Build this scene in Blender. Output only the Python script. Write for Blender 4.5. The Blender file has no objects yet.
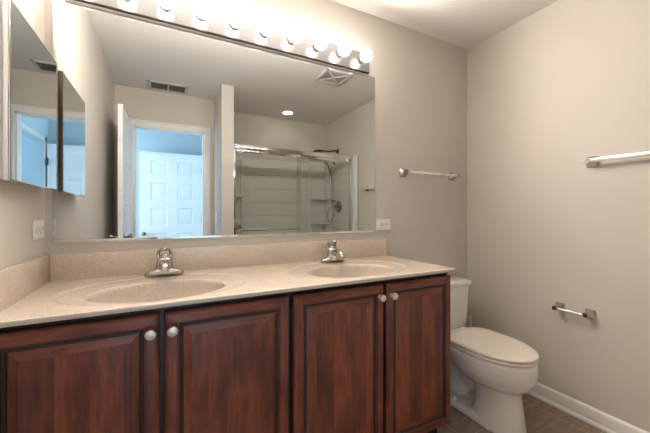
import bpy, bmesh, math, random
from mathutils import Vector, Matrix, Euler
random.seed(7)
PI = math.pi
sc = bpy.context.scene
COL = sc.collection

# ------------------------------------------------------------------ camera
cam_d = bpy.data.cameras.new('camera')
cam_d.sensor_width = 36.0
cam_d.lens = 311.38 / 650 * 36.0
cam_d.shift_y = -3.33 / 650
cam_d.clip_start = 0.02
cam = bpy.data.objects.new('camera', cam_d)
COL.objects.link(cam)
cam.location = (0.4238, -1.6416, 1.1614)
cam.rotation_euler = (PI / 2, 0, -math.radians(27.536))
sc.camera = cam

# ------------------------------------------------------------------ light and exposure
BULB_W = 3.6            # each clear globe bulb over the mirror
DOWN_W = 9.0            # recessed lamp over the shower
HALL_W = 29.0           # daylight from the hall window
BED_W = 40.0            # daylight from the bedroom window
world = bpy.data.worlds.new('world'); sc.world = world
world.use_nodes = True
wb = world.node_tree.nodes['Background']
wb.inputs[0].default_value = (0.30, 0.52, 0.80, 1)
wb.inputs[1].default_value = 0.6
sc.view_settings.view_transform = 'Standard'
sc.view_settings.look = 'None'
sc.view_settings.exposure = 1.43
sc.view_settings.gamma = 1.0
sc.view_settings.use_curve_mapping = False
cy = sc.cycles
cy.use_denoising = True
cy.max_bounces = 12; cy.diffuse_bounces = 6; cy.glossy_bounces = 8
cy.transmission_bounces = 8; cy.transparent_max_bounces = 24
cy.caustics_reflective = True; cy.blur_glossy = 1.0; cy.caustics_refractive = False
cy.sample_clamp_indirect = 6.0

def area(name, loc, rot, sx, sy, watts, col):
    l = bpy.data.lights.new(name, 'AREA'); l.shape = 'RECTANGLE'; l.size = sx; l.size_y = sy
    l.energy = watts; l.color = col
    o = bpy.data.objects.new(name, l); COL.objects.link(o); o.location = loc; o.rotation_euler = rot
    return o
SKY = (0.60, 0.82, 1.0)
# daylight entering through the hall window and the bedroom window
area('daylight_hall', (-1.36, -2.82, 1.45), (0, -PI / 2, 0), 1.2, 0.9, HALL_W, SKY)
area('daylight_bedroom', (3.05, -3.0, 1.5), (0, PI / 2, 0), 1.2, 1.3, BED_W, SKY)

# ------------------------------------------------------------------ helpers
class MB:
    def __init__(s):
        s.bm = bmesh.new(); s.mi = 0
    def _merge(s, b, M=None):
        if M is not None: b.transform(M)
        for f in b.faces: f.material_index = s.mi
        me = bpy.data.meshes.new('tmp'); b.to_mesh(me); b.free()
        s.bm.from_mesh(me); bpy.data.meshes.remove(me)
    def box(s, x0, x1, y0, y1, z0, z1, bev=0.0, seg=2, M=None):
        b = bmesh.new(); bmesh.ops.create_cube(b, size=1)
        for v in b.verts:
            v.co = Vector(((x0 + x1) / 2 + v.co.x * (x1 - x0), (y0 + y1) / 2 + v.co.y * (y1 - y0), (z0 + z1) / 2 + v.co.z * (z1 - z0)))
        if bev > 0:
            bmesh.ops.bevel(b, geom=b.edges[:], offset=bev, segments=seg, profile=0.5, affect='EDGES')
        s._merge(b, M); return s
    def lathe(s, prof, seg=32, M=None, cap=True):
        """prof: [(r, h)] turned about local z"""
        rings = [[Vector((r * math.cos(2 * PI * k / seg), r * math.sin(2 * PI * k / seg), h)) for k in range(seg)] for r, h in prof]
        return s.loft(rings, cap, cap, M)
    def loft(s, rings, cap0=True, cap1=True, M=None, closed=True):
        b = bmesh.new(); vs = [[b.verts.new(p) for p in r] for r in rings]
        n = len(vs[0])
        for i in range(len(vs) - 1):
            for k in range(n if closed else n - 1):
                k2 = (k + 1) % n
                b.faces.new((vs[i][k], vs[i][k2], vs[i + 1][k2], vs[i + 1][k]))
        if cap0: b.faces.new(list(reversed(vs[0])))
        if cap1: b.faces.new(vs[-1])
        bmesh.ops.recalc_face_normals(b, faces=b.faces[:])
        s._merge(b, M); return s
    def tube(s, pts, rad, seg=14, flat=None, cap=True):
        pts = [Vector(p) for p in pts]; n = len(pts)
        if not isinstance(rad, (list, tuple)): rad = [rad] * n
        t = [(pts[min(i + 1, n - 1)] - pts[max(i - 1, 0)]).normalized() for i in range(n)]
        ref = Vector((0, 0, 1)) if abs(t[0].z) < 0.9 else Vector((1, 0, 0))
        u = t[0].cross(ref).normalized(); rings = []
        for i in range(n):
            u = (u - t[i] * u.dot(t[i])).normalized(); w = t[i].cross(u)
            r = rad[i]; a, c = (r, r) if not isinstance(r, (tuple, list)) else r
            rings.append([pts[i] + u * (a * math.cos(2 * PI * k / seg)) + w * (c * math.sin(2 * PI * k / seg)) for k in range(seg)])
        return s.loft(rings, cap, cap)
    def sphere(s, c, r, sc_=(1, 1, 1), u=24, v=14):
        b = bmesh.new(); bmesh.ops.create_uvsphere(b, u_segments=u, v_segments=v, radius=r)
        for q in b.verts: q.co = Vector(c) + Vector((q.co.x * sc_[0], q.co.y * sc_[1], q.co.z * sc_[2]))
        s._merge(b); return s
    def build(s, name, mats, parent=None, smooth=True, loc=None):
        me = bpy.data.meshes.new(name); s.bm.to_mesh(me); s.bm.free()
        for m in (mats if isinstance(mats, (list, tuple)) else [mats]): me.materials.append(m)
        if smooth:
            me.polygons.foreach_set('use_smooth', [True] * len(me.polygons))
            me.set_sharp_from_angle(angle=math.radians(38))
        o = bpy.data.objects.new(name, me); COL.objects.link(o)
        if loc is not None: o.location = loc
        if parent is not None: o.parent = parent
        return o

def tag(o, label, cat, group=None):
    o['label'] = label; o['category'] = cat
    if group: o['group'] = group
    return o
def thing(name, label, cat, loc=(0, 0, 0), rz=0, group=None):
    o = bpy.data.objects.new(name, None); COL.objects.link(o); o.empty_display_size = 0.05
    o.location = loc; o.rotation_euler = (0, 0, rz)
    return tag(o, label, cat, group)
def struct(o):
    o['kind'] = 'structure'; return o
def along(p0, p1):
    """matrix taking local +z to the direction p0->p1, origin at p0"""
    d = (Vector(p1) - Vector(p0)).normalized()
    return Matrix.Translation(Vector(p0)) @ d.to_track_quat('Z', 'Y').to_matrix().to_4x4()
def copy_tree(o, parent=None):
    c = o.copy(); COL.objects.link(c)
    if parent is not None: c.parent = parent
    for ch in list(o.children): copy_tree(ch, c)
    return c
def smooth_curve(pts, n=6):
    P = [Vector(p) for p in pts]; out = []
    for i in range(len(P) - 1):
        p0 = P[max(i - 1, 0)]; p1 = P[i]; p2 = P[i + 1]; p3 = P[min(i + 2, len(P) - 1)]
        for k in range(n):
            t = k / n
            out.append(0.5 * ((2 * p1) + (-p0 + p2) * t + (2 * p0 - 5 * p1 + 4 * p2 - p3) * t * t + (-p0 + 3 * p1 - 3 * p2 + p3) * t ** 3))
    out.append(P[-1]); return out

# ------------------------------------------------------------------ materials
def new_mat(name):
    m = bpy.data.materials.new(name); m.use_nodes = True
    nt = m.node_tree; return m, nt, nt.nodes['Principled BSDF']
def N(nt, t, **kw):
    n = nt.nodes.new(t)
    for k, v in kw.items(): setattr(n, k, v)
    return n
def pos_map(nt, scale):
    g = N(nt, 'ShaderNodeNewGeometry'); mp = N(nt, 'ShaderNodeMapping'); mp.inputs['Scale'].default_value = scale
    nt.links.new(g.outputs['Position'], mp.inputs['Vector']); return mp.outputs[0]
def noise(nt, vec, scale, detail=4, rough=0.55):
    n = N(nt, 'ShaderNodeTexNoise'); n.inputs['Scale'].default_value = scale; n.inputs['Detail'].default_value = detail
    n.inputs['Roughness'].default_value = rough; nt.links.new(vec, n.inputs['Vector']); return n.outputs['Fac']
def ramp(nt, fac, stops):
    r = N(nt, 'ShaderNodeValToRGB'); e = r.color_ramp.elements
    while len(e) < len(stops): e.new(0.5)
    for el, (p, c) in zip(e, stops): el.position = p; el.color = (*c, 1)
    nt.links.new(fac, r.inputs[0]); return r.outputs[0]
def bump(nt, bs, h, strength, dist=0.002):
    b = N(nt, 'ShaderNodeBump'); b.inputs['Strength'].default_value = strength; b.inputs['Distance'].default_value = dist
    nt.links.new(h, b.inputs['Height']); nt.links.new(b.outputs[0], bs.inputs['Normal'])

def plain(name, col, rough=0.5, metal=0.0, coat=0.0, spec=0.5, var=0.03, nscale=8.0, bmp=0.0):
    m, nt, b = new_mat(name)
    v = pos_map(nt, (1, 1, 1)); f = noise(nt, v, nscale, 3)
    lo = tuple(c * (1 - var) for c in col); hi = tuple(min(1, c * (1 + var)) for c in col)
    nt.links.new(ramp(nt, f, [(0.3, lo), (0.7, hi)]), b.inputs['Base Color'])
    b.inputs['Roughness'].default_value = rough; b.inputs['Metallic'].default_value = metal
    b.inputs['Coat Weight'].default_value = coat; b.inputs['Coat Roughness'].default_value = 0.08
    b.inputs['Specular IOR Level'].default_value = spec
    if bmp > 0: bump(nt, b, noise(nt, v, 160, 3), bmp, 0.001)
    return m

M_WALL = plain('greige_paint', (0.575, 0.527, 0.472), 0.62, spec=0.35, var=0.012, nscale=3, bmp=0.12)
M_CEIL = plain('ceiling_paint', (0.76, 0.73, 0.70), 0.85, spec=0.2, var=0.01, nscale=3, bmp=0.1)
M_TRIM = plain('white_trim_paint', (0.74, 0.72, 0.69), 0.38, var=0.01)
M_DOORW = plain('white_door_paint', (0.78, 0.79, 0.80), 0.42, var=0.01)
M_HALL = plain('pale_blue_hall_paint', (0.52, 0.62, 0.68), 0.7, spec=0.3, var=0.01)
M_HALLF = plain('hall_carpet', (0.36, 0.34, 0.32), 0.95, spec=0.1, var=0.1, nscale=60)
M_CHINA = plain('white_vitreous_china', (0.82, 0.785, 0.745), 0.10, coat=0.5, var=0.008)
M_SEAT = plain('bone_plastic', (0.84, 0.765, 0.67), 0.24, coat=0.2, var=0.01)
M_CHROME = plain('chrome', (0.80, 0.79, 0.78), 0.07, metal=1.0, var=0.01)
M_CHROMED = plain('dark_chrome', (0.10, 0.10, 0.10), 0.25, metal=0.6)  # dark metal of the paper holder caps
M_NICKEL = plain('brushed_nickel', (0.53, 0.50, 0.47), 0.13, metal=1.0, var=0.05, nscale=40)
M_KNOB = plain('pearl_nickel', (0.78, 0.72, 0.68), 0.28, metal=0.75, var=0.04, nscale=60)
M_WHITE = plain('white_plastic', (0.76, 0.73, 0.69), 0.3, var=0.01)
M_DARK = plain('dark_slot', (0.03, 0.028, 0.026), 0.6)
M_ACRYL = plain('white_acrylic', (0.70, 0.69, 0.66), 0.22, coat=0.2, var=0.01)
M_BAR = plain('pale_satin_bar', (0.80, 0.77, 0.73), 0.22, metal=0.55, var=0.01)
M_VENT = plain('ivory_vent_enamel', (0.60, 0.575, 0.54), 0.45, var=0.01)
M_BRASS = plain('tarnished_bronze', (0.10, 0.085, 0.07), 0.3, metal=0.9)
M_SOCKET = plain('socket_metal', (0.10, 0.097, 0.10), 0.4, metal=0.6)
M_BRONZE = plain('aged_brass', (0.42, 0.36, 0.28), 0.3, metal=0.9)
M_VSLAT = plain('grey_vent_slat', (0.11, 0.105, 0.095), 0.5)
M_DCHROME = plain('smoked_chrome', (0.33, 0.32, 0.30), 0.2, metal=1.0)
M_BRACKET = plain('dull_chrome', (0.46, 0.45, 0.44), 0.16, metal=1.0)
M_MOULD = plain('glazed_moulding', (0.030, 0.0105, 0.0065), 0.35, coat=0.2)
M_PLATE = plain('polished_plate', (0.45, 0.44, 0.445), 0.07, metal=1.0, var=0.02, nscale=20)
M_RUBBER = plain('black_cavity', (0.012, 0.011, 0.011), 0.8)

def mirror_mat():
    m, nt, b = new_mat('mirror_silver')
    v = pos_map(nt, (1, 1, 1)); f = noise(nt, v, 2, 2)
    nt.links.new(ramp(nt, f, [(0.3, (0.585, 0.60, 0.59)), (0.7, (0.59, 0.605, 0.595))]), b.inputs['Base Color'])
    b.inputs['Metallic'].default_value = 1; b.inputs['Roughness'].default_value = 0.0
    return m
M_MIRROR = mirror_mat()

def glass_mat(name, tint, ior=1.45, refl=1.0, glow=0.0):
    m = bpy.data.materials.new(name); m.use_nodes = True; nt = m.node_tree
    for n in list(nt.nodes): nt.nodes.remove(n)
    out = N(nt, 'ShaderNodeOutputMaterial'); mix = N(nt, 'ShaderNodeMixShader')
    tr = N(nt, 'ShaderNodeBsdfTransparent'); gl = N(nt, 'ShaderNodeBsdfGlossy')
    lw = N(nt, 'ShaderNodeLayerWeight'); lw.inputs[0].default_value = 0.5
    pw = N(nt, 'ShaderNodeMath', operation='POWER'); pw.inputs[1].default_value = 5.0; nt.links.new(lw.outputs['Facing'], pw.inputs[0])
    fr = N(nt, 'ShaderNodeMath', operation='MULTIPLY_ADD'); f0 = ((ior - 1) / (ior + 1)) ** 2
    fr.inputs[1].default_value = 1 - f0; fr.inputs[2].default_value = f0; nt.links.new(pw.outputs[0], fr.inputs[0])
    tr.inputs[0].default_value = (*tint, 1); gl.inputs['Roughness'].default_value = 0.0
    gl.inputs[0].default_value = (refl, refl, refl, 1)
    nt.links.new(fr.outputs[0], mix.inputs[0]); nt.links.new(tr.outputs[0], mix.inputs[1]); nt.links.new(gl.outputs[0], mix.inputs[2])
    last = mix.outputs[0]
    if glow > 0:                     # a lamp's own envelope, bright with the light of its filament
        em = N(nt, 'ShaderNodeEmission'); em.inputs[0].default_value = (1.0, 0.90, 0.80, 1); em.inputs[1].default_value = glow
        ad = N(nt, 'ShaderNodeAddShader'); nt.links.new(last, ad.inputs[0]); nt.links.new(em.outputs[0], ad.inputs[1]); last = ad.outputs[0]
    nt.links.new(last, out.inputs[0]); return m
M_GLASS = glass_mat('shower_glass', (0.935, 0.94, 0.92))
M_BULB = glass_mat('clear_bulb_glass', (0.97, 0.97, 0.97), 1.5, 1.0, 0.18)
M_PANE = glass_mat('window_pane', (0.96, 0.98, 0.98))

def emit_mat(name, col, s):
    m, nt, b = new_mat(name)
    v = pos_map(nt, (1, 1, 1)); f = noise(nt, v, 5, 2)
    nt.links.new(ramp(nt, f, [(0.2, col), (0.8, col)]), b.inputs['Emission Color'])
    b.inputs['Emission Strength'].default_value = s; b.inputs['Base Color'].default_value = (0.8, 0.8, 0.8, 1); return m
M_FIL = emit_mat('glowing_filament', (1.0, 0.85, 0.66), 40)
M_LENS = emit_mat('lit_lamp_lens', (1.0, 0.90, 0.76), DOWN_W)

def wood_mat(name, vertical):
    m, nt, b = new_mat(name)
    g = N(nt, 'ShaderNodeNewGeometry'); sx = N(nt, 'ShaderNodeSeparateXYZ'); nt.links.new(g.outputs['Position'], sx.inputs[0])
    # staves glued side by side: a tone of their own every few centimetres
    st = N(nt, 'ShaderNodeMath', operation='MULTIPLY'); st.inputs[1].default_value = 12.5
    nt.links.new(sx.outputs['X' if vertical else 'Z'], st.inputs[0])
    fl = N(nt, 'ShaderNodeMath', operation='FLOOR'); nt.links.new(st.outputs[0], fl.inputs[0])
    wn = N(nt, 'ShaderNodeTexWhiteNoise', noise_dimensions='1D'); nt.links.new(fl.outputs[0], wn.inputs['W'])
    cmb = N(nt, 'ShaderNodeCombineXYZ'); nt.links.new(wn.outputs[0], cmb.inputs['Y'])
    add = N(nt, 'ShaderNodeVectorMath', operation='ADD'); nt.links.new(g.outputs['Position'], add.inputs[0])
    sc3 = N(nt, 'ShaderNodeVectorMath', operation='SCALE'); sc3.inputs['Scale'].default_value = 3.0
    nt.links.new(cmb.outputs[0], sc3.inputs[0]); nt.links.new(sc3.outputs[0], add.inputs[1])
    mp = N(nt, 'ShaderNodeMapping'); mp.inputs['Scale'].default_value = (11, 11, 2.6) if vertical else (2.6, 11, 11)
    nt.links.new(add.outputs[0], mp.inputs['Vector'])
    n1 = noise(nt, mp.outputs[0], 1.0, 5, 0.6)
    w = N(nt, 'ShaderNodeMath', operation='MULTIPLY'); w.inputs[1].default_value = 6.0; nt.links.new(n1, w.inputs[0])
    fr = N(nt, 'ShaderNodeMath', operation='PINGPONG'); fr.inputs[1].default_value = 1.0; nt.links.new(w.outputs[0], fr.inputs[0])
    mp2 = N(nt, 'ShaderNodeMapping'); mp2.inputs['Scale'].default_value = (160, 160, 5) if vertical else (5, 160, 160)
    nt.links.new(add.outputs[0], mp2.inputs['Vector'])
    n2 = noise(nt, mp2.outputs[0], 1.0, 3, 0.6)
    s1 = N(nt, 'ShaderNodeMath', operation='MULTIPLY_ADD'); s1.inputs[1].default_value = 0.36
    nt.links.new(fr.outputs[0], s1.inputs[0])
    s2 = N(nt, 'ShaderNodeMath', operation='MULTIPLY'); s2.inputs[1].default_value = 0.36; nt.links.new(n2, s2.inputs[0])
    nt.links.new(s2.outputs[0], s1.inputs[2])
    s3 = N(nt, 'ShaderNodeMath', operation='MULTIPLY_ADD'); s3.inputs[1].default_value = 0.24
    nt.links.new(wn.outputs[0], s3.inputs[0]); nt.links.new(s1.outputs[0], s3.inputs[2])
    c = ramp(nt, s3.outputs[0], [(0.15, (0.048, 0.0100, 0.0062)), (0.5, (0.138, 0.0285, 0.0150)), (0.88, (0.29, 0.074, 0.036))])
    nt.links.new(c, b.inputs['Base Color'])
    b.inputs['Roughness'].default_value = 0.33; b.inputs['Coat Weight'].default_value = 0.35; b.inputs['Coat Roughness'].default_value = 0.16
    bump(nt, b, n2, 0.06, 0.001)
    return m
M_WOODV = wood_mat('cherry_wood_upright_grain', True)
M_WOODH = wood_mat('cherry_wood_level_grain', False)
M_GAP_KICK = plain('gap_shade_and_kick_black', (0.014, 0.006, 0.004), 0.4, coat=0.2)  # near-black for the painted shade of the door gaps, also the toe kick

def stone_mat():
    m, nt, b = new_mat('cultured_marble')
    v = pos_map(nt, (1, 1, 1))
    f = noise(nt, v, 230, 2, 0.6); f2 = noise(nt, v, 16, 3)
    c1 = ramp(nt, f, [(0.30, (0.53, 0.43, 0.345)), (0.5, (0.64, 0.54, 0.445)), (0.72, (0.71, 0.615, 0.52))])
    c2 = ramp(nt, f2, [(0.3, (0.93, 0.93, 0.93)), (0.7, (1.0, 1.0, 1.0))])
    mx = N(nt, 'ShaderNodeMix', data_type='RGBA', blend_type='MULTIPLY'); mx.inputs[0].default_value = 1
    nt.links.new(c1, mx.inputs[6]); nt.links.new(c2, mx.inputs[7]); nt.links.new(mx.outputs[2], b.inputs['Base Color'])
    b.inputs['Roughness'].default_value = 0.22; b.inputs['Coat Weight'].default_value = 0.25; b.inputs['Coat Roughness'].default_value = 0.08
    return m
M_STONE = stone_mat()

def floor_mat():
    m, nt, b = new_mat('brown_stone_tile')
    g = N(nt, 'ShaderNodeNewGeometry'); mp = N(nt, 'ShaderNodeMapping'); mp.inputs['Location'].default_value = (0.33, 0.245, 0)
    nt.links.new(g.outputs['Position'], mp.inputs['Vector'])
    br = N(nt, 'ShaderNodeTexBrick'); br.offset = 0.0; br.squash = 1.0
    br.inputs['Scale'].default_value = 1.0; br.inputs['Brick Width'].default_value = 0.305; br.inputs['Row Height'].default_value = 0.305
    br.inputs['Mortar Size'].default_value = 0.0022; br.inputs['Mortar Smooth'].default_value = 0.2
    nt.links.new(mp.outputs[0], br.inputs['Vector'])
    mp2 = N(nt, 'ShaderNodeMapping'); mp2.inputs['Scale'].default_value = (9, 55, 1); nt.links.new(g.outputs['Position'], mp2.inputs['Vector'])
    f = noise(nt, mp2.outputs[0], 1.0, 5, 0.65)
    c = ramp(nt, f, [(0.25, (0.175, 0.121, 0.085)), (0.5, (0.285, 0.208, 0.152)), (0.78, (0.41, 0.32, 0.245))])
    mx = N(nt, 'ShaderNodeMix', data_type='RGBA'); nt.links.new(br.outputs['Fac'], mx.inputs[0])
    nt.links.new(c, mx.inputs[6]); mx.inputs[7].default_value = (0.45, 0.38, 0.31, 1)
    nt.links.new(mx.outputs[2], b.inputs['Base Color']); b.inputs['Roughness'].default_value = 0.42
    bump(nt, b, f, 0.12, 0.002)
    return m
M_FLOOR = floor_mat()

# ------------------------------------------------------------------ the room
W = 2.531; H = 2.44; YR = -2.08; XW0, XW1 = 0.94, 1.06; YS = -2.40
def room_box(name, x0, x1, y0, y1, z0, z1, m):
    return struct(MB().box(x0, x1, y0, y1, z0, z1).build(name, m, smooth=False))
struct(MB().box(-0.1, W + 0.1, -2.13, 0.1, -0.1, 0.0).box(0.94, W + 0.1, -2.5, -2.13, -0.1, 0.0).build('floor', M_FLOOR, smooth=False))
room_box('ceiling', -0.1, W + 0.1, -2.5, 0.1, H, H + 0.1, M_CEIL)
room_box('wall_back', -0.1, W + 0.1, 0.0, 0.1, 0, H, M_WALL)
room_box('wall_left', -0.1, 0.0, YR - 0.1, 0.0, 0, H, M_WALL)
room_box('wall_right', W, W + 0.1, -2.5, 0.0, 0, H, M_WALL)
room_box('wall_shower_side', XW0, XW1, -2.5, -1.575, 0, H, M_WALL)
room_box('wall_shower', XW1, W, -2.5, YS, 0, H, M_WALL)
OX0, OX1, OZ = 0.165, 0.835, 2.06
w = MB(); w.box(0.0, OX0, YR - 0.1, YR, 0, H); w.box(OX1, XW0, YR - 0.1, YR, 0, H); w.box(OX0, OX1, YR - 0.1, YR, OZ, H)
struct(w.build('wall_front', M_WALL, smooth=False))
# baseboards: a flat board with a stepped cap and a quarter round at the foot
def base_profile(depth_dir, length, along_x):
    pr = [(0.0, 0.0), (0.024, 0.0), (0.024, 0.010), (0.021, 0.017), (0.014, 0.021), (0.014, 0.070), (0.012, 0.074), (0.012, 0.078), (0.006, 0.086), (0.0, 0.090)]
    return pr
def baseboard(name, p0, p1, nrm):
    p0, p1, nrm = Vector(p0), Vector(p1), Vector(nrm)
    rings = [[p + nrm * d + Vector((0, 0, z)) for d, z in base_profile(0, 0, 0)] for p in (p0, p1)]
    return struct(MB().loft(rings).build(name, M_TRIM))
baseboard('baseboard_right', (W, -1.53, 0), (W, 0.0, 0), (-1, 0, 0))
baseboard('baseboard_back', (1.722, 0, 0), (W - 0.024, 0, 0), (0, -1, 0))
# door casing of the bathroom doorway (bathroom side) with its jamb lining
t = MB(); cw = 0.062
for x0, x1 in ((OX0 - cw, OX0), (OX1, OX1 + cw)):
    t.box(x0, x1, YR, YR + 0.016, 0, OZ + cw, 0.004)
t.box(OX0 - cw, OX1 + cw, YR, YR + 0.0165, OZ, OZ + cw, 0.004)
t.box(OX0 - 0.001, OX0 + 0.014, YR - 0.1, YR + 0.004, 0, OZ); t.box(OX1 - 0.014, OX1 + 0.001, YR - 0.1, YR + 0.004, 0, OZ)
t.box(OX0, OX1, YR - 0.1, YR + 0.004, OZ - 0.014, OZ + 0.001)
struct(t.build('trim_1', M_TRIM))

# ---- hall and bedroom beyond the doorway
HY0, HY1 = YR - 0.1, -3.62
struct(MB().box(-1.5, 3.3, HY1 - 0.1, -2.5, -0.1, 0.0).box(-1.5, 0.94, -2.5, -2.13, -0.1, 0.0).build('floor_hall', M_HALLF, smooth=False))
room_box('ceiling_hall', -1.5, 3.3, HY1 - 0.1, -2.501, H, H + 0.1, M_CEIL)
room_box('ceiling_hall_near', -1.5, -0.1, -2.5, HY0 + 0.1, H, H + 0.1, M_CEIL)
room_box('wall_hall_back', -1.5, 3.3, HY1 - 0.1, HY1, 0, H, M_HALL)
HX = 1.0
w = MB(); w.box(HX, HX + 0.1, HY1, -3.46, 0, H); w.box(HX, HX + 0.1, -2.60, -2.501, 0, H); w.box(HX, HX + 0.1, -3.46, -2.60, 2.06, H)
struct(w.build('wall_hall_right', M_HALL, smooth=False))
t = MB()
t.box(HX - 0.014, HX, -3.52, -3.46, 0, 2.12, 0.003); t.box(HX - 0.014, HX, -2.60, -2.54, 0, 2.12, 0.003); t.box(HX - 0.014, HX, -3.52, -2.54, 2.06, 2.12, 0.003)
struct(t.build('trim_2', M_TRIM))
room_box('wall_hall_near', -1.5, -0.1, HY0, HY0 + 0.1, 0, H, M_HALL)
room_box('wall_bedroom_near', HX + 0.1, 3.3, -2.6, -2.501, 0, H, M_HALL)
def window_wall(wall_name, win_name, x, y0, y1, z0, z1, side, ya, yb):
    w = MB()
    w.box(x, x + 0.1, ya, y0, 0, H); w.box(x, x + 0.1, y1, yb, 0, H); w.box(x, x + 0.1, y0, y1, 0, z0); w.box(x, x + 0.1, y0, y1, z1, H)
    struct(w.build(wall_name, M_HALL, smooth=False))
    r = bpy.data.objects.new(win_name, None); COL.objects.link(r); r.location = (x, (y0 + y1) / 2, z0); r['kind'] = 'structure'
    f = MB(); ym, h_ = (y1 - y0) / 2, z1 - z0
    for a in ((-ym, -ym + 0.04, 0, h_), (ym - 0.04, ym, 0, h_), (-ym, ym, 0, 0.04), (-ym, ym, h_ - 0.04, h_), (-ym, ym, h_ / 2 - 0.02, h_ / 2 + 0.02)):
        f.box(0.03, 0.08, a[0], a[1], a[2], a[3])
    f.build('window_frame', M_TRIM, r)
    MB().box(0.052, 0.058, -ym + 0.03, ym - 0.03, 0.03, h_ - 0.03).build('pane', M_PANE, r, smooth=False)
window_wall('wall_hall_left', 'window_1', -1.5, -3.30, -2.35, 0.85, 2.1, 1, HY1, HY0)
window_wall('wall_bedroom', 'window_2', 3.2, -3.55, -2.75, 0.85, 2.1, -1, HY1, -2.5)

# ---- six-panel doors
def panel_door(name, wd, ht, panels_rows, mat):
    """leaf in local coords: x 0..wd, y 0..0.035 (both faces moulded), z 0..ht; hinge at x=0"""
    r = bpy.data.objects.new(name, None); COL.objects.link(r); r['kind'] = 'structure'
    st = 0.115 * wd / 0.7; mid = 0.10 * wd / 0.7
    cols = [(st, (wd - mid) / 2), ((wd + mid) / 2, wd - st)]
    m = MB(); T = 0.035
    # stiles and rails
    m.box(0, st, 0, T, 0, ht); m.box(wd - st, wd, 0, T, 0, ht); m.box(cols[0][1], cols[1][0], 0, T, 0, ht)
    zs = [0.0] + [z for p in panels_rows for z in p] + [ht]
    for i in range(0, len(zs), 2):
        m.box(st, cols[0][1], 0, T, zs[i], zs[i + 1]); m.box(cols[1][0], wd - st, 0, T, zs[i], zs[i + 1])
    m.build('leaf', mat, r)
    for c in cols:
        for z0, z1 in panels_rows:
            p = MB()
            for sgn, y in ((1, 0.0), (-1, T)):
                rings = []
                for ins, d in ((0.0, 0.0), (0.012, 0.009), (0.024, 0.009), (0.048, 0.002)):
                    yy = y + sgn * d
                    rings.append([Vector((c[0] + ins, yy, z0 + ins)), Vector((c[1] - ins, yy, z0 + ins)), Vector((c[1] - ins, yy, z1 - ins)), Vector((c[0] + ins, yy, z1 - ins))])
                p.loft(rings, False, True)
            p.build('panel', mat, r)
    return r
ROWS = [(0.22, 0.49), (0.60, 0.86), (0.965, 1.225), (1.33, 1.59), (1.70, 1.915)]
def hinges(root, zs, x, y):
    for z in zs:
        hb = MB(); hb.lathe([(0.0075, -0.045), (0.0075, 0.045)], 12, Matrix.Translation((x, y, z)))
        hb.box(x - 0.002, x + 0.025, y - 0.003, y + 0.003, z - 0.045, z + 0.045)
        hb.build('hinge', M_BRASS, root)
d1 = panel_door('door_1', 0.665, 2.045, ROWS, M_DOORW)
d1.location = (0.152, YR + 0.02, 0.008); d1.rotation_euler = (0, 0, math.radians(91.5))
k = MB()
for sgn, y in ((-1, 0.0), (1, 0.035)):
    k.lathe([(0.03, 0), (0.03, 0.006), (0.012, 0.010), (0.011, 0.03), (0.024, 0.038), (0.029, 0.052), (0.022, 0.064), (0.0, 0.067)], 24, along((0.61, y, 0.955), (0.61, y + sgn, 0.955)), cap=False)
k.build('door_handle', M_NICKEL, d1)
d2 = panel_door('door_2', 0.835, 2.03, ROWS, M_DOORW)
d2.location = (0.965, -3.46, 0.01); d2.rotation_euler = (0, 0, PI)
hinges(d2, (0.30, 1.06, 1.80), -0.012, -0.010)
k = MB()
k.lathe([(0.03, 0), (0.03, 0.006), (0.012, 0.010), (0.011, 0.03), (0.024, 0.038), (0.029, 0.052), (0.022, 0.064), (0.0, 0.067)], 24, along((0.775, 0, 0.86), (0.775, -1, 0.86)), cap=False)
k.build('door_handle', M_NICKEL, d2)

# ------------------------------------------------------------------ bath, surround and shower screen
tub = thing('bathtub', 'white bathtub in the alcove under the sliding glass shower doors', 'bathtub', (1.795, -1.98, 0))
def rr(cx, cy, hx, hy, z, r=0.08, n=6):
    out = []
    for qx, qy, a0 in ((1, 1, 0), (-1, 1, PI / 2), (-1, -1, PI), (1, -1, 3 * PI / 2)):
        for i in range(n + 1):
            a = a0 + PI / 2 * i / n
            out.append(Vector((cx + qx * (hx - r) + r * math.cos(a), cy + qy * (hy - r) + r * math.sin(a), z)))
    return out
m = MB()
m.loft([rr(0, 0, 0.732, 0.385, 0.002, 0.01), rr(0, 0, 0.732, 0.385, 0.46, 0.01), rr(0, 0, 0.726, 0.379, 0.468, 0.012), rr(0, 0, 0.65, 0.29, 0.468, 0.1), rr(0, 0, 0.63, 0.27, 0.45, 0.1), rr(0, 0, 0.56, 0.22, 0.14, 0.1), rr(0, 0, 0.50, 0.18, 0.11, 0.1)], True, True)
m.build('tub_body', M_ACRYL, tub)
MB().lathe([(0.028, 0), (0.028, 0.004), (0.0, 0.006)], 20, Matrix.Translation((0.42, 0, 0.111)), cap=False).build('drain', M_CHROME, tub)

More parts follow.
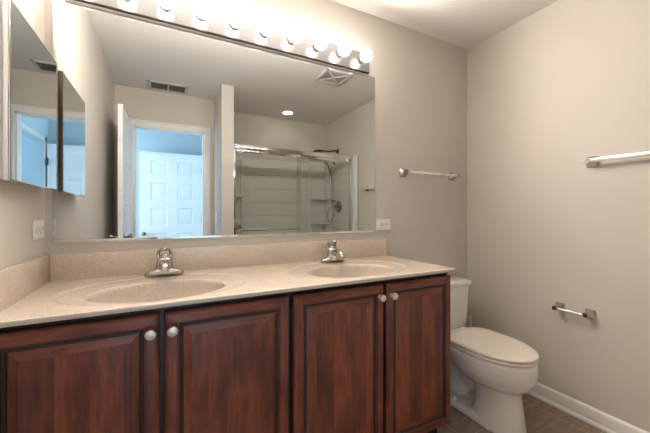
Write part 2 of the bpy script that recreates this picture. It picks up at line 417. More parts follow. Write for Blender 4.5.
sur = thing('shower_surround', 'white moulded wall surround with corner shelves behind the glass shower doors', 'shower surround', (0, 0, 0.47))
zt = 1.40   # local top of the panels
m = MB()
m.box(XW1 + 0.002, W - 0.002, -2.398, -2.385, 0.0, zt, 0.003)
z = 0.0
for z1 in (0.29, 0.472, 0.655, 0.824, 1.007, 1.19, zt - 0.02):
    m.box(1.33, 2.262, -2.388, -2.374, z + 0.002, z1 - 0.002, 0.0025, 1); z = z1
m.build('back_panel', M_ACRYL, sur, smooth=False)
m = MB(); m.box(XW1 + 0.001, XW1 + 0.016, -2.386, -1.685, 0, zt, 0.004); m.build('side_panel', M_ACRYL, sur)
m = MB(); m.box(W - 0.018, W - 0.001, -2.386, -1.53, 0, zt, 0.004); m.box(W - 0.026, W - 0.001, -1.60, -1.53, 0, zt, 0.006)
z = 0.0
for z1 in (0.29, 0.472, 0.655, 0.824, 1.007, 1.19, zt - 0.02):
    m.box(W - 0.024, W - 0.012, -2.10, -1.69, z + 0.002, z1 - 0.002, 0.0025, 1); z = z1
m.build('side_panel', M_ACRYL, sur)
for sgn, xc in ((1, XW1 + 0.016), (-1, W - 0.018)):
    m = MB()
    m.box(min(xc, xc + sgn * 0.262), max(xc, xc + sgn * 0.262), -2.388, -2.370, 0.0, zt + 0.02, 0.004)
    for xa, xb in ((0.226, 0.254),):
        m.box(min(xc + sgn * xa, xc + sgn * xb), max(xc + sgn * xa, xc + sgn * xb), -2.372, -2.345, 0.0, zt, 0.008)
    m.box(min(xc, xc + sgn * 0.02), max(xc, xc + sgn * 0.02), -2.37, -2.13, 0.0, zt, 0.006)
    m.box(min(xc, xc + sgn * 0.254), max(xc, xc + sgn * 0.254), -2.372, -2.348, zt - 0.045, zt, 0.008)
    tower = m.build('shelf_tower', M_ACRYL, sur)
    for zz in (0.225, 0.560, 0.905):
        pts = []
        for i in range(13):
            a = PI / 2 * i / 12
            pts.append((xc + sgn * 0.245 * math.cos(a) ** 0.8 if i < 12 else xc, -2.371 + 0.165 * math.sin(a)))
        pts = [(xc, -2.371)] + pts
        rings = [[Vector((x, y, zz + dz)) for x, y in pts] for dz in (-0.02, 0.0)]
        MB().loft(rings).build('shelf', M_ACRYL, sur)

sd = thing('shower_screen', 'chrome framed sliding glass shower doors across the tub alcove', 'shower door', (0, -1.645, 0.468))
m = MB(); m.box(XW1 + 0.001, W - 0.029, -0.028, 0.028, 1.352, 1.400, 0.004); m.box(XW1 + 0.001, W - 0.029, -0.031, 0.031, 1.388, 1.4005, 0.003)
m.build('header_rail', M_CHROME, sd)
MB().box(XW1 + 0.001, W - 0.029, -0.028, 0.028, 0.0, 0.035, 0.004).build('bottom_track', M_CHROME, sd)
MB().box(XW1 + 0.001, XW1 + 0.030, -0.024, 0.024, 0.035, 1.352, 0.003).build('wall_jamb', M_CHROME, sd)
MB().box(W - 0.056, W - 0.029, -0.024, 0.024, 0.035, 1.352, 0.003).build('wall_jamb', M_CHROME, sd)
for x0, x1, y, nm in ((1.093, 1.815, 0.012, 'a'), (1.775, 2.472, -0.012, 'b')):
    g = MB().box(x0, x1, y - 0.003, y + 0.003, 0.034, 1.360).build('glass_panel', M_GLASS, sd, smooth=False)
    m = MB(); m.box(x0, x1, y - 0.007, y + 0.007, 1.325, 1.356, 0.002); m.build('top_clamp', M_CHROME, g)
m = MB()
m.tube([(1.115, 0.058, 0.517), (1.80, 0.058, 0.517)], 0.009, 12)
for x in (1.16, 1.755): m.tube([(x, 0.0155, 0.517), (x, 0.058, 0.517)], 0.007, 12)
m.build('towel_rail', M_CHROME, sd)

sh = thing('rain_shower', 'dark round shower head on an arm high above the shower glass', 'shower head', (W, -2.04, 2.0))
MB().lathe([(0.036, 0.001), (0.034, 0.006), (0.015, 0.014), (0.0, 0.015)], 24, along((0, 0, 0), (-1, 0, 0)), cap=False).build('flange', M_BRASS, sh)
arm = smooth_curve([(-0.012, 0, 0), (-0.06, 0, 0.006), (-0.11, 0, -0.012), (-0.20, 0, -0.012), (-0.30, 0, -0.012), (-0.345, 0, -0.028)])
MB().tube(arm, 0.010, 12).build('arm', M_BRASS, sh)
MB().lathe([(0.012, 0.012), (0.02, 0.0), (0.085, -0.008), (0.10, -0.014), (0.098, -0.02), (0.0, -0.022)], 36, Matrix.Translation((-0.348, 0, -0.032)) @ Euler((0, math.radians(-6), 0)).to_matrix().to_4x4(), cap=False).build('head', M_BRASS, sh)

hs = thing('hand_shower', 'grey chrome hand shower with looping hose on a slide bar on the tiled shower side', 'hand shower', (W - 0.027, -2.085, 0))
m = MB(); m.tube([(-0.05, 0, 1.31), (-0.05, 0, 1.86)], 0.009, 12)
for z in (1.33, 1.84): m.tube([(0.0, 0, z), (-0.05, 0, z)], 0.010, 12); m.lathe([(0.02, 0), (0.018, 0.006), (0.0, 0.007)], 20, along((0, 0, z), (-1, 0, z)), cap=False)
m.build('slide_bar', M_DCHROME, hs)
m = MB(); m.tube([(-0.065, 0.0, 1.70), (-0.085, 0.004, 1.77), (-0.115, 0.01, 1.83)], [0.010, 0.011, 0.014], 12)
m.lathe([(0.016, 0), (0.034, 0.010), (0.036, 0.022), (0.0, 0.026)], 24, along((-0.112, 0.01, 1.838), (-0.20, 0.03, 1.80)), cap=False)
m.build('handset', M_DCHROME, hs)
hose = smooth_curve([(-0.065, 0, 1.70), (-0.062, 0.01, 1.55), (-0.058, 0.03, 1.38), (-0.06, 0.075, 1.22), (-0.06, 0.06, 1.10), (-0.06, -0.02, 1.04), (-0.06, -0.085, 1.09), (-0.05, -0.09, 1.18), (-0.042, -0.055, 1.228), (-0.02, -0.035, 1.24)], 8)
MB().tube(hose, 0.0065, 10).build('hose', M_DCHROME, hs)

sv = thing('shower_valve', 'round chrome shower valve with lever below the hand shower', 'valve', (W - 0.0255, -1.965, 1.245))
MB().lathe([(0.078, 0.0), (0.076, 0.006), (0.05, 0.012), (0.034, 0.014), (0.0, 0.015)], 36, along((0, 0, 0), (-1, 0, 0)), cap=False).build('escutcheon', M_DCHROME, sv)
m = MB(); m.lathe([(0.03, 0.012), (0.03, 0.03), (0.024, 0.055), (0.0, 0.06)], 24, along((0, 0, 0), (-1, 0, 0)), cap=False)
m.tube([(-0.045, 0, 0), (-0.05, 0.03, -0.035), (-0.055, 0.05, -0.06)], [0.010, 0.008, 0.007], 12)
m.build('lever', M_DCHROME, sv)

# ------------------------------------------------------------------ vanity
VX1 = 1.7185; CT = 0.8853; CB = 0.8695
cab = thing('vanity_cabinet', 'long dark cherry vanity cabinet with four raised panel doors under beige countertop', 'cabinet', (0, 0, 0))
m = MB()
m.box(0.003, 0.021, -0.50, -0.003, 0.09, CB - 0.001); m.box(VX1 - 0.018, VX1, -0.52, -0.003, 0.09, CB - 0.001, 0.001)
m.box(0.003, VX1 - 0.018, -0.50, -0.003, 0.09, 0.108); m.box(0.021, VX1 - 0.018, -0.012, -0.003, 0.108, CB - 0.001)
m.build('carcass', M_WOODV, cab)
m = MB()
for x0, x1 in ((0.003, 0.040), (0.395, 0.449), (0.83, 0.882), (1.275, 1.327), (VX1 - 0.04, VX1 - 0.0005)):
    m.box(x0, x1, -0.512, -0.50, 0.09, CB - 0.0012)
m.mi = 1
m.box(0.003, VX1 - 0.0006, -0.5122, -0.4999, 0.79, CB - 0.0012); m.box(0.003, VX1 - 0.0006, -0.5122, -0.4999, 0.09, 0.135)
m.build('face_frame', [M_GAP_KICK, M_GAP_KICK], cab)  # wooden frame coloured near-black: shade of the gaps put into its colour
MB().box(0.003, VX1 - 0.030, -0.46, -0.445, 0.0, 0.0899).box(VX1 - 0.030, VX1 - 0.012, -0.46, -0.003, 0.0, 0.0899).build('toe_kick', M_GAP_KICK, cab)

def cabinet_door(x0, x1, z0, z1, knob_x):
    r = bpy.data.objects.new('door', None); COL.objects.link(r); r.parent = cab
    def rings(spec):
        out = []
        for ins, y in spec:
            out.append([Vector((x0 + ins, y, z0 + ins)), Vector((x1 - ins, y, z0 + ins)), Vector((x1 - ins, y, z1 - ins)), Vector((x0 + ins, y, z1 - ins))])
        return out
    yf = -0.540; GL = (5, 7, 8, 9)
    def shell(spec, name, centre, glaze=(), back=False):
        b = bmesh.new(); R = rings(spec); vs = [[b.verts.new(p) for p in q] for q in R]
        for i in range(len(vs) - 1):
            for kk in range(4):
                f = b.faces.new((vs[i][kk], vs[i][(kk + 1) % 4], vs[i + 1][(kk + 1) % 4], vs[i + 1][kk]))
                f.material_index = 2 if i in glaze else (0 if kk % 2 else 1)
        if centre: b.faces.new(vs[-1]).material_index = 0
        if back: b.faces.new(list(reversed(vs[0]))).material_index = 0
        bmesh.ops.recalc_face_normals(b, faces=b.faces[:])
        me = bpy.data.meshes.new(name); b.to_mesh(me); b.free()
        for q in (M_WOODV, M_WOODH, M_MOULD): me.materials.append(q)
        o = bpy.data.objects.new(name, me); COL.objects.link(o); o.parent = r; return o
    # outer frame: small bead at the outside edge, sticking with a glazed groove at the inside
    shell([(0.0, -0.5205), (0.0, yf + 0.006), (0.0035, yf + 0.0015), (0.006, yf + 0.0022), (0.009, yf), (0.0345, yf), (0.0365, yf + 0.004), (0.0405, yf + 0.0042), (0.0435, yf + 0.0085), (0.0505, yf + 0.0095), (0.0505, yf + 0.012)], 'door_frame', False, GL)
    # raised field: bevel climbing from the groove to a flat centre
    shell([(0.050, yf + 0.0125), (0.050, yf + 0.0098), (0.0525, yf + 0.0085), (0.0545, yf + 0.0065), (0.076, yf + 0.0005), (0.078, yf - 0.0008), (0.081, yf - 0.001)], 'raised_panel', True, (0, 1, 2))
    kz = 0.793
    kb = MB().lathe([(0.0095, 0.0), (0.0095, 0.002), (0.006, 0.004), (0.0058, 0.012), (0.010, 0.016), (0.0158, 0.020), (0.0165, 0.024), (0.0145, 0.0285), (0.008, 0.031), (0.0, 0.032)], 28, along((knob_x, yf, kz), (knob_x, yf - 1, kz)), cap=False)
    kb.build('knob', M_KNOB, r)
for a in ((0.008, 0.4145, 0.100, 0.8475, 0.391), (0.4295, 0.8455, 0.100, 0.8475, 0.4515), (0.866, 1.2925, 0.100, 0.8475, 1.268), (1.3095, 1.718, 0.100, 0.8475, 1.3345)):
    cabinet_door(*a)

# ---- countertop with two moulded bowls, splashes
top = thing('countertop', 'beige speckled cultured marble countertop with two oval moulded sinks and splashes', 'countertop', (0, 0, 0))
CX1, CYF = 1.726, -0.561
BOWLS = [(0.422, -0.327), (1.262, -0.322)]
AI, BI = 0.222, 0.158; AO, BO = 0.315, 0.225
def sstep(a, b, x):
    t_ = min(1, max(0, (x - a) / (b - a))); return t_ * t_ * (3 - 2 * t_)
def top_z(x, y):
    z = CT
    for bx, by in BOWLS:
        ro = math.hypot((x - bx) / AO, (y - (by + 0.02)) / BO)
        ri = math.hypot((x - bx) / AI, (y - by) / BI)
        z -= 0.0042 * (1 - sstep(0.965, 1.03, ro))
        if ro < 1: z -= 0.004 * (1 - sstep(1.0, 1.38, ri))
        if ri < 1.10:
            z -= 0.006 * (1 - sstep(0.985, 1.07, ri))
        if ri < 1.0:
            z -= 0.135 * (1 - ri ** 3.0) ** 0.55
    return z
nx, ny = 390, 124
e = 0.0045
xs = [0.0 + (CX1 - e) * i / nx for i in range(nx + 1)]
ys_ = [0.0 + (CYF + e) * j / ny for j in range(ny + 1)]
b = bmesh.new()
V = [[b.verts.new((x, y, top_z(x, y))) for x in xs] for y in ys_]
inner = []
for j in range(ny):
    for i in range(nx):
        f = b.faces.new((V[j][i], V[j + 1][i], V[j + 1][i + 1], V[j][i + 1]))
        c = f.calc_center_median()
        for q, (bx, by) in enumerate(BOWLS):
            if math.hypot((c.x - bx) / AI, (c.y - by) / BI) < 1.0: f.material_index = q + 1
loop = V[0][:] + [V[j][nx] for j in range(1, ny + 1)] + [V[ny][i] for i in range(nx - 1, -1, -1)] + [V[j][0] for j in range(ny - 1, 0, -1)]
def off(v, o, dz):
    x, y = v.co.x, v.co.y
    if x > CX1 - e - 1e-5: x = CX1 - e + o
    if y < CYF + e + 1e-5: y = CYF + e - o
    return b.verts.new((x, y, CT - dz))
prev = loop
for o_, dz in ((e * 0.5, e * 0.13), (e * 0.87, e * 0.5), (e, e), (e, CT - CB - 0.002), (e - 0.002, CT - CB)):
    cur = [off(v, o_, dz) for v in loop]
    for i in range(len(cur)):
        i2 = (i + 1) % len(cur)
        b.faces.new((prev[i], prev[i2], cur[i2], cur[i]))
    prev = cur
bmesh.ops.recalc_face_normals(b, faces=b.faces[:])
def split_out(idx, name):
    bb = b.copy()
    bmesh.ops.delete(bb, geom=[f for f in bb.faces if f.material_index != idx], context='FACES')
    for f in bb.faces: f.material_index = 0; f.smooth = True
    me = bpy.data.meshes.new(name); bb.to_mesh(me); bb.free(); me.materials.append(M_STONE)
    o = bpy.data.objects.new(name, me); COL.objects.link(o); o.parent = top
    me.set_sharp_from_angle(angle=math.radians(50)); return o
split_out(0, 'countertop_slab')
for q, (bx, by) in enumerate(BOWLS):
    s = split_out(q + 1, 'basin')
    dz = top_z(bx, by)
    MB().lathe([(0.026, 0.0005), (0.026, 0.003), (0.020, 0.004), (0.018, 0.002), (0.0, 0.002)], 28, Matrix.Translation((bx, by, dz)), cap=False).build('drain', M_CHROME, s)
b.free()
MB().box(0.0205, 1.7265, -0.020, -0.0006, CT - 0.001, 0.9962, 0.003).build('backsplash', M_STONE, top)
MB().box(0.0006, 0.0205, CYF + 0.002, -0.0006, CT - 0.001, 0.9962, 0.003).build('side_splash', M_STONE, top)

# ---- faucets
def make_faucet(x, y, label):
    r = thing('faucet', label, 'faucet', (x, y, CT + 0.0004), 0, None)
    # base: wide shoe whose wings thin out to flat rounded tips
    rings = []
    for i in range(25):
        u = -1 + 2 * i / 24; xx = 0.078 * u
        hw = 0.0255 * math.sqrt(max(0.02, 1 - abs(u) ** 4.0)) * (1 - 0.10 * (1 - abs(u)))
        ht = 0.0165 + 0.025 * max(0.0, 1 - abs(u) / 0.92) ** 0.9
        if abs(u) > 0.985: ht = 0.012; hw *= 0.75
        n_ = 18; rg = []
        for kk in range(n_):
            a = 2 * PI * kk / n_
            cy_, cz_ = math.cos(a), math.sin(a)
            yy = hw * (abs(cy_) ** 0.75) * (1 if cy_ >= 0 else -1)
            zz = ht / 2 + ht / 2 * (abs(cz_) ** 0.6) * (1 if cz_ >= 0 else -1)
            rg.append(Vector((xx, yy, zz)))
        rings.append(rg)
    MB().loft(rings).build('base_plate', M_NICKEL, r)
    # body leaning forward and flowing into the spout
    m = MB()
    m.loft([[Vector((rx * math.cos(a), cy0 + ry * math.sin(a), z)) for a in [2 * PI * kk / 22 for kk in range(22)]] for z, rx, ry, cy0 in
            ((0.010, 0.037, 0.0265, 0.0), (0.028, 0.0355, 0.026, 0.0), (0.044, 0.0335, 0.0255, -0.001), (0.060, 0.031, 0.0245, -0.001), (0.071, 0.0285, 0.0225, 0.0), (0.079, 0.023, 0.019, 0.001), (0.083, 0.014, 0.012, 0.002))])
    m.build('body', M_NICKEL, r)
    pts = smooth_curve([(0, -0.005, 0.046), (0, -0.035, 0.056), (0, -0.066, 0.060), (0, -0.094, 0.054), (0, -0.106, 0.044)], 5)
    m = MB(); nn = len(pts)
    m.tube(pts, [(0.023 - 0.007 * i / (nn - 1), 0.018 - 0.004 * i / (nn - 1)) for i in range(nn)], 18)
    sp = m.build('spout', M_NICKEL, r)
    MB().lathe([(0.0145, 0), (0.0145, 0.010), (0.009, 0.0105), (0.0, 0.008)], 20, along((0, -0.104, 0.048), (0, -0.110, 0.030)), cap=False).build('aerator', M_CHROME, sp)
    # handle: domed cap carrying an open loop lever
    h = MB()
    h.lathe([(0.0165, 0.0), (0.0165, 0.006), (0.013, 0.012), (0.006, 0.015), (0.0, 0.0155)], 24, Matrix.Translation((0, 0.002, 0.080)), cap=False)
    lp = smooth_curve([(-0.023, 0.012, 0.066), (-0.025, 0.019, 0.090), (-0.020, 0.006, 0.110), (-0.011, -0.018, 0.116), (0.0, -0.032, 0.118), (0.011, -0.018, 0.116), (0.020, 0.006, 0.110), (0.025, 0.019, 0.090), (0.023, 0.012, 0.066)], 5)
    h.tube(lp, 0.0068, 12)
    h.build('handle', M_NICKEL, r)
    MB().lathe([(0.0032, 0.0), (0.0032, 0.040), (0.006, 0.043), (0.006, 0.050), (0.0, 0.052)], 14, Matrix.Translation((0, 0.0275, 0.006)), cap=False).build('lift_rod', M_NICKEL, r)
    return r
f1 = make_faucet(0.432, -0.083, 'nickel single-handle faucet behind the left sink, nearest the medicine cabinet')
f2 = copy_tree(f1); f2.location = (1.285, -0.086, CT + 0.0004)
f2['label'] = 'nickel single-handle faucet behind the right sink, on the toilet side'
f1['group'] = f2['group'] = 'faucets on the vanity top'

# ------------------------------------------------------------------ wall mirror
mr = thing('wall_mirror', 'large frameless wall mirror above the beige backsplash, under the bulb strip', 'mirror', (0, 0, 0))
MX0, MX1, MZ0, MZ1 = 0.026, 1.639, 1.0455, 2.0385
m = MB()
m.box(MX0, MX1, -0.0062, -0.0005, MZ0, MZ1)
m.build('mirror_glass', M_MIRROR, mr, smooth=False)
m = MB()
m.box(MX0, MX1, -0.0095, -0.0004, MZ0 - 0.0065, MZ0 + 0.0055, 0.0012); m.build('bottom_channel', M_CHROME, mr)

# ------------------------------------------------------------------ bulb strip
lb = thing('vanity_light', 'polished metal light strip with ten clear globe bulbs above the mirror', 'light fixture', (0, 0, 0))
BX0, BX1, BZ0, BZ1 = 0.062, 1.579, 2.040, 2.165
def bar_loft(prof, name, mat, i=0.0):
    MB().loft([[Vector((x, y, z)) for y, z in prof] for x in (BX0 + i, BX1 - i)]).build(name, mat, lb)
bar_loft([(-0.0005, BZ0 + 0.001), (-0.021, BZ0 + 0.001), (-0.030, BZ0 + 0.006), (-0.030, BZ1 - 0.004), (-0.026, BZ1), (-0.0005, BZ1)], 'back_plate', M_PLATE)
bar_loft([(-0.022, BZ0 + 0.0005), (-0.0306, BZ0 + 0.0052), (-0.0306, BZ0 + 0.0085), (-0.029, BZ0 + 0.0085), (-0.022, BZ0 + 0.002)], 'dark_chamfer', M_BRASS, 0.001)  # dark bronze strip along the lower chamfer
bar_loft([(-0.0005, BZ0 - 0.001), (-0.0215, BZ0 - 0.001), (-0.0215, BZ0 + 0.0009), (-0.0005, BZ0 + 0.0009)], 'bright_line_strip', M_TRIM, 0.001)  # added white strip; its colour stands in for the bright line below the bar
BZ = 2.112
for i in range(10):
    x = 1.514 - 0.154 * (9 - i)
    s = MB().lathe([(0.0235, 0.0), (0.0235, 0.003), (0.0185, 0.005), (0.0175, 0.017), (0.0155, 0.020), (0.0, 0.020)], 24, along((x, -0.0302, BZ), (x, -1, BZ)), cap=False).build('socket', M_SOCKET, lb)
    prof = [(0.012, 0.0), (0.0135, 0.003)]
    for kk in range(1, 15):
        a = -PI / 2 + 0.50 + (PI - 0.50) * kk / 14
        prof.append((max(0.0, 0.040 * math.cos(a)), 0.043 + 0.040 * math.sin(a)))
    bl = MB().lathe(prof, 28, along((x, -0.046, BZ), (x, -1, BZ)), cap=False).build('bulb', M_BULB, lb)
    m = MB(); m.tube([(x - 0.011, -0.078, BZ), (x - 0.005, -0.091, BZ + 0.004), (x + 0.005, -0.091, BZ + 0.004), (x + 0.011, -0.078, BZ)], 0.0016, 8)
    m.tube([(x, -0.047, BZ), (x, -0.066, BZ)], [0.007, 0.003], 10)
    m.build('filament', M_FIL, bl)
    # a bulb throws less towards its own base: part of its light all round, the rest away from the socket
    for kind, watts in (('POINT', BULB_W * 0.09), ('SPOT', BULB_W * 1.15)):
        l = bpy.data.lights.new('bulb_light', kind); l.energy = watts; l.color = (1.0, 0.935, 0.865); l.shadow_soft_size = 0.024
        if kind == 'SPOT': l.spot_size = PI; l.spot_blend = 0.5
        lo = bpy.data.objects.new('bulb_light', l); COL.objects.link(lo); lo.location = (x, -0.089, BZ); lo.rotation_euler = (-PI / 2, 0, 0); lo.parent = lb

# ------------------------------------------------------------------ medicine cabinet on the left wall
mc = thing('medicine_cabinet', 'mirrored medicine cabinet on the left wall beside the big mirror', 'cabinet', (0, -0.262, 1.253))
MB().box(0.0006, 0.034, -0.212, 0.210, 0.006, 0.502, 0.002).build('box', M_VENT, mc)
dd = MB().box(0.0345, 0.0495, -0.2145, 0.2155, 0.0, 0.508, 0.0012).build('door', M_CHROME, mc)
MB().box(0.0495, 0.0508, -0.2095, 0.2105, 0.003, 0.505).build('door_mirror', M_MIRROR, dd, smooth=False)
MB().box(0.0345, 0.052, 0.2105, 0.2170, 0.0, 0.508, 0.0015).build('edge_pull', M_BRONZE, dd)

# ------------------------------------------------------------------ outlets and switch
def outlet(name, label, loc, rot):
    r = thing(name, label, 'outlet', loc); r.rotation_euler = rot
    # local: plate in the xz plane, front towards -y, lying on its side
    MB().box(-0.0575, 0.0575, -0.006, -0.0005, -0.036, 0.036, 0.003, 3).build('cover_plate', M_WHITE, r)
    for sx in (-1, 1):
        rec = MB(); rec.lathe([(0.0168, 0.0), (0.0168, 0.0085), (0.015, 0.0092), (0.0, 0.0092)], 28, along((sx * 0.0195, 0, 0), (sx * 0.0195, -1, 0)), cap=False)
        rc = rec.build('receptacle', M_WHITE, r)
        sl = MB(); sl.box(sx * 0.0195 - 0.004, sx * 0.0195 + 0.004, -0.0098, -0.0085, 0.005, 0.0072); sl.box(sx * 0.0195 - 0.004, sx * 0.0195 + 0.004, -0.0098, -0.0085, -0.0072, -0.005)
        sl.lathe([(0.0025, 0.0085), (0.0025, 0.0098), (0, 0.0098)], 12, along((sx * 0.0195 + 0.0085, 0, 0), (sx * 0.0195 + 0.0085, -1, 0)), cap=False)
        sl.build('slots', M_DARK, rc)
    MB().lathe([(0.003, 0.006), (0.003, 0.0068), (0.0, 0.0072)], 12, along((0, 0, 0), (0, -1, 0)), cap=False).build('screw', M_NICKEL, r)
    return r
outlet('wall_outlet', 'white outlet plate on the left wall below the medicine cabinet', (0.0, -0.082, 1.099), (0, 0, PI / 2))
outlet('wall_outlet', 'white outlet plate on the grey wall right of the big mirror', (1.709, 0.0, 1.087), (0, 0, 0))
sw = thing('light_switch', 'white light switch seen in the mirror on the shower end wall by the doorway', 'switch', (XW0, -1.90, 1.115))
MB().box(-0.006, -0.0005, -0.036, 0.036, -0.058, 0.058, 0.003, 3).build('cover_plate', M_WHITE, sw)
MB().box(-0.016, -0.005, -0.005, 0.005, -0.004, 0.014, 0.002).build('toggle', M_WHITE, sw)

# ------------------------------------------------------------------ towel bars and paper holder
def post(m, L, sz=0.026):
    """flared square post: base on the wall at the origin, running out along -y for L"""
    prof = [(sz, 0.0), (sz, 0.006), (sz * 0.86, 0.012), (sz * 0.60, L * 0.45), (sz * 0.46, L * 0.72), (sz * 0.46, L + 0.008)]
    rings = []
    for h, d in prof:
        c = h * 0.18
        rings.append([Vector((x, -d - 0.0004, z)) for x, z in ((h - c, h), (-h + c, h), (-h, h - c), (-h, -h + c), (-h + c, -h), (h - c, -h), (h, -h + c), (h, h - c))])
    m.loft(rings)
def towel_bar(name, label, loc, rz, length, cat='towel bar', L=0.060, bar_r=0.0105, over=0.006):
    r = thing(name, label, cat, loc, rz)
    for x in (0, length):
        m = MB(); post(m, L, 0.029); o = m.build('bracket', M_BRACKET, r); o.location = (x, 0, 0)
    MB().box(-over, length + over, -L - bar_r * 0.75, -L + bar_r * 0.75, -bar_r, bar_r, 0.002).build('bar', M_BAR, r)
    for x in (-over, length + over):
        s_ = 1 if x > 0 else -1
        MB().box(min(x, x + s_ * 0.003), max(x, x + s_ * 0.003), -L - 0.007, -L + 0.007, -0.009, 0.009, 0.001).build('end_cap', M_CHROME, r)
    return r
towel_bar('towel_bar', 'towel bar on the grey back wall above the toilet', (1.878, 0, 1.437), 0, 0.474)
towel_bar('towel_bar', 'longer towel bar on the light right wall, high above the paper holder', (W, -0.800, 1.445), -PI / 2, 0.545)
tp = thing('toilet_paper_holder', 'empty chrome toilet paper holder low on the right wall beside the toilet', 'paper holder', (W, -0.640, 0.603), -PI / 2)
for x in (0, 0.150):
    m = MB(); post(m, 0.056, 0.024); o = m.build('bracket', M_BRACKET, tp); o.location = (x, 0, 0)
m = MB(); m.tube([(0.010, -0.050, -0.004), (0.080, -0.050, -0.004)], 0.0088, 14); m.tube([(0.078, -0.050, -0.004), (0.140, -0.050, -0.004)], 0.0078, 14)
m.build('roller', M_BAR, tp)
for x in (0.0, 0.150):
    MB().lathe([(0.0095, -0.010), (0.0095, 0.010), (0.0, 0.011)], 16, along((x, -0.056, -0.002), (x, -1.2, -0.002)), cap=True).build('cap', M_CHROMED, tp)

# ------------------------------------------------------------------ ceiling fittings
cv = thing('ceiling_vent', 'white ceiling register with two dark louvred bays near the doorway', 'vent', (0.475, -1.895, H))
fx, fy = 0.182, 0.108
m = MB()
for a in ((-fx, fx, -fy, -fy + 0.03), (-fx, fx, fy - 0.03, fy), (-fx, -fx + 0.03, -fy, fy), (fx - 0.03, fx, -fy, fy), (-0.009, 0.009, -fy, fy)):
    m.box(a[0], a[1], a[2], a[3], -0.010, -0.0006, 0.003)
m.build('frame', M_VENT, cv)
MB().box(-fx + 0.01, fx - 0.01, -fy + 0.01, fy - 0.01, -0.002, -0.0004).build('backing', M_RUBBER, cv)
for x0, x1 in ((-fx + 0.03, -0.009), (0.009, fx - 0.03)):
    for j in range(7):
        yy = -fy + 0.042 + j * (2 * fy - 0.084) / 6
        R_ = Matrix.Translation((0, yy, -0.006)) @ Euler((math.radians(52), 0, 0)).to_matrix().to_4x4()
        MB().box(x0, x1, -0.0055, 0.0055, -0.0005, 0.0005, 0, M=R_).build('slat', M_VSLAT, cv)

ef = thing('exhaust_fan', 'square ceiling exhaust fan grille with louvres meeting on the diagonals', 'vent', (1.843, -0.925, H))
q = 0.135
m = MB()
for a in ((-q, q, -q, -q + 0.024), (-q, q, q - 0.024, q), (-q, -q + 0.024, -q, q), (q - 0.024, q, -q, q)):
    m.box(a[0], a[1], a[2], a[3], -0.016, -0.0006, 0.004)
m.build('frame', M_VENT, ef)
MB().box(-q + 0.01, q - 0.01, -q + 0.01, q - 0.01, -0.0022, -0.0005).build('backing', M_DARK, ef)
m = MB()
for ang in (PI / 4, -PI / 4):
    m.box(-0.155, 0.155, -0.005, 0.005, -0.015, -0.003, 0.001, M=Matrix.Rotation(ang, 4, 'Z'))
m.build('diagonal_rib', M_VENT, ef)
for i in range(8):
    s_ = 0.016 + i * 0.0125
    m = MB()
    for kk in range(4):
        m.box(-s_, s_, s_ - 0.0022, s_ + 0.0022, -0.013, -0.0115, M=Matrix.Rotation(kk * PI / 2, 4, 'Z') @ Matrix.Translation((0, 0, 0)))
    m.build('louvre_ring', M_VENT, ef)

dl = thing('recessed_downlight', 'lit round recessed light in the ceiling above the shower', 'light', (1.835, -2.10, H))
MB().lathe([(0.060, -0.004), (0.066, -0.009), (0.084, -0.006), (0.086, -0.0005)], 40, cap=False).build('trim_ring', M_WHITE, dl)
MB().lathe([(0.062, -0.0010), (0.062, -0.0045), (0.0, -0.0055)], 40, cap=False).build('lens', M_LENS, dl)

# ------------------------------------------------------------------ toilet
TX = 2.078
to = thing('toilet', 'white two-piece toilet with closed lid between vanity and right wall', 'toilet', (TX, 0, 0))
def oval(hw, yb, yf_, z, nb=3.2, nf=2.0, n=48, split=0.42):
    """plan outline: rounded square towards the wall, elongated half ellipse towards the front"""
    ym = yb + (yf_ - yb) * split; out = []
    for kk in range(n):
        a = 2 * PI * kk / n; c, s_ = math.cos(a), math.sin(a)
        p = nb if s_ > 0 else nf
        x = hw * math.copysign(abs(c) ** (2 / p), c)
        y = ym + (yb - ym if s_ > 0 else ym - yf_) * math.copysign(abs(s_) ** (2 / p), s_)
        out.append(Vector((x, y, z)))
    return out
m = MB()
# bowl: rim rolling down to a rounded belly
m.loft([oval(0.085, -0.40, -0.640, 0.205, 2.2), oval(0.120, -0.355, -0.690, 0.225, 2.3), oval(0.150, -0.325, -0.724, 0.255, 2.4), oval(0.170, -0.300, -0.743, 0.295, 2.6), oval(0.180, -0.285, -0.748, 0.340, 2.8),
        oval(0.183, -0.275, -0.748, 0.375, 3.0), oval(0.179, -0.272, -0.743, 0.388, 3.0), oval(0.168, -0.275, -0.735, 0.3935, 3.0)])
# front pedestal column, flaring to the floor
m.loft([oval(0.118, -0.40, -0.692, 0.0, 2.6, 2.2), oval(0.114, -0.41, -0.690, 0.02, 2.6, 2.2), oval(0.102, -0.44, -0.682, 0.08, 3.2, 2.2), oval(0.094, -0.445, -0.672, 0.15, 3.2, 2.2), oval(0.094, -0.44, -0.668, 0.20, 3.0, 2.2), oval(0.108, -0.40, -0.672, 0.24, 2.4, 2.2)])
# foot plinth running back under the trapway
m.loft([oval(0.120, -0.10, -0.66, 0.0, 5, 3), oval(0.119, -0.10, -0.66, 0.030, 5, 3), oval(0.110, -0.11, -0.655, 0.042, 5, 3)])
# trapway: S shaped passage behind the column
tr = smooth_curve([(0, -0.44, 0.20), (0, -0.36, 0.135), (0, -0.30, 0.135), (0, -0.245, 0.215), (0, -0.20, 0.23), (0, -0.165, 0.17), (0, -0.16, 0.03)], 6)
m.tube(tr, (0.060), 20)
for sx in (-1, 1):
    m.sphere((sx * 0.048, -0.325, 0.105), 0.055, (0.75, 1.25, 1.0))
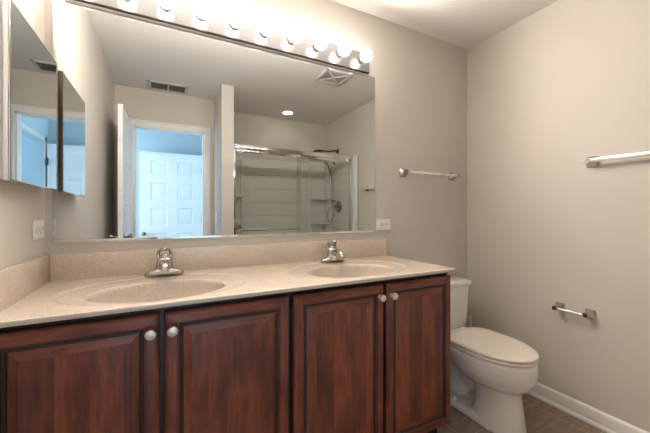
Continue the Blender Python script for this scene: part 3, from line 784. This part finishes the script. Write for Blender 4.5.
# deck under the tank and the web that carries it
m.loft([oval(0.060, -0.10, -0.36, 0.03, 4, 2.5), oval(0.060, -0.10, -0.36, 0.20, 4, 2.5), oval(0.095, -0.06, -0.38, 0.30, 4, 2.5), oval(0.125, -0.045, -0.38, 0.345, 4, 2.5), oval(0.130, -0.040, -0.38, 0.388, 4, 2.5), oval(0.124, -0.045, -0.38, 0.3935, 4, 2.5)])
bw = m.build('bowl', M_CHINA, to)
md = bw.modifiers.new('remesh', 'REMESH'); md.mode = 'VOXEL'; md.voxel_size = 0.006; md.use_smooth_shade = True
ms = bw.modifiers.new('smooth', 'SMOOTH'); ms.factor = 0.5; ms.iterations = 7
# bolt caps
for sx in (-1, 1):
    MB().lathe([(0.015, 0.0), (0.0145, 0.010), (0.010, 0.017), (0.0, 0.019)], 20, Matrix.Translation((sx * 0.092, -0.335, 0.040)), cap=False).build('bolt_cap', M_CHINA, to)
# tank
def rsq(hx, y0, y1, z, r):
    return rr(0, (y0 + y1) / 2, hx, (y1 - y0) / 2, z, r, 5)
m = MB()
m.loft([rsq(0.176, -0.195, -0.022, 0.374, 0.03), rsq(0.186, -0.206, -0.016, 0.386, 0.03), rsq(0.196, -0.212, -0.012, 0.44, 0.03), rsq(0.208, -0.221, -0.010, 0.672, 0.03)])
m.build('tank', M_CHINA, to)
m = MB()
m.loft([rsq(0.209, -0.224, -0.008, 0.6725, 0.032), rsq(0.215, -0.234, -0.004, 0.678, 0.034), rsq(0.217, -0.236, -0.004, 0.684, 0.034), rsq(0.217, -0.236, -0.004, 0.698, 0.034), rsq(0.213, -0.232, -0.006, 0.706, 0.034), rsq(0.19, -0.216, -0.015, 0.7095, 0.03)])
m.build('tank_lid', M_CHINA, to)
m = MB(); m.lathe([(0.013, 0), (0.013, 0.008), (0.008, 0.012), (0.0, 0.012)], 20, along((-0.13, -0.219, 0.63), (-0.13, -1, 0.63)), cap=False)
m.tube([(-0.13, -0.232, 0.63), (-0.10, -0.236, 0.625), (-0.06, -0.236, 0.618)], [0.006, 0.006, 0.0075], 12)
m.build('flush_lever', M_CHROME, to)
# seat ring and lid
def seat_ring(z0, z1, grow, hole):
    m = MB(); o0 = oval(0.182 + grow, -0.290, -0.748 - grow, 0, 3.4, 2.05, 64); i0 = oval(0.118, -0.345, -0.665, 0, 2.2, 2.0, 64)
    c = Vector((0, -0.51, 0)); rings = []
    for (lst, z, s_) in ((o0, z0, 0.99), (o0, z0 + 0.004, 1.0), (o0, z1 - 0.004, 1.0), (o0, z1, 0.985), (i0, z1, 1.03), (i0, z1 - 0.004, 1.0), (i0, z0, 1.0), (o0, z0, 0.99)):
        rings.append([c + (Vector((p.x, p.y, 0)) - c) * s_ + Vector((0, 0, z)) for p in lst])
    m.loft(rings, False, False); return m
seat_ring(0.3955, 0.4105, 0.0, True).build('seat', M_SEAT, to)
m = MB(); o0 = oval(0.181, -0.288, -0.748, 0, 3.4, 2.05, 64); c = Vector((0, -0.50, 0)); rings = []
for s_, z in ((0.985, 0.4148), (1.0, 0.4172), (1.0, 0.423), (0.99, 0.427), (0.965, 0.4295), (0.80, 0.4315), (0.4, 0.4325)):
    rings.append([c + (Vector((p.x, p.y, 0)) - c) * s_ + Vector((0, 0, z)) for p in o0])
m.loft(rings); m.build('seat_lid', M_SEAT, to)
for sx in (-1, 1):
    m = MB(); m.box(sx * 0.075 - 0.02, sx * 0.075 + 0.02, -0.285, -0.250, 0.3935, 0.420, 0.006, 3); m.build('seat_hinge', M_SEAT, to)

sp = thing('water_pipe', 'slim white upright water pipe in the corner behind the toilet tank', 'pipe', (2.4965, -0.056, 0))
m = MB(); m.tube([(0, 0, 0.001), (0, 0, 0.37)], 0.0085, 16); m.lathe([(0.0098, 0.0005), (0.0098, 0.012), (0.0086, 0.014)], 20, cap=False)
m.build('riser', M_WHITE, sp)
MB().lathe([(0.0115, 0.0), (0.0115, 0.016), (0.006, 0.022), (0.0, 0.023)], 16, Matrix.Translation((0, 0, 0.362)), cap=False).build('end_cap', M_WHITE, sp)
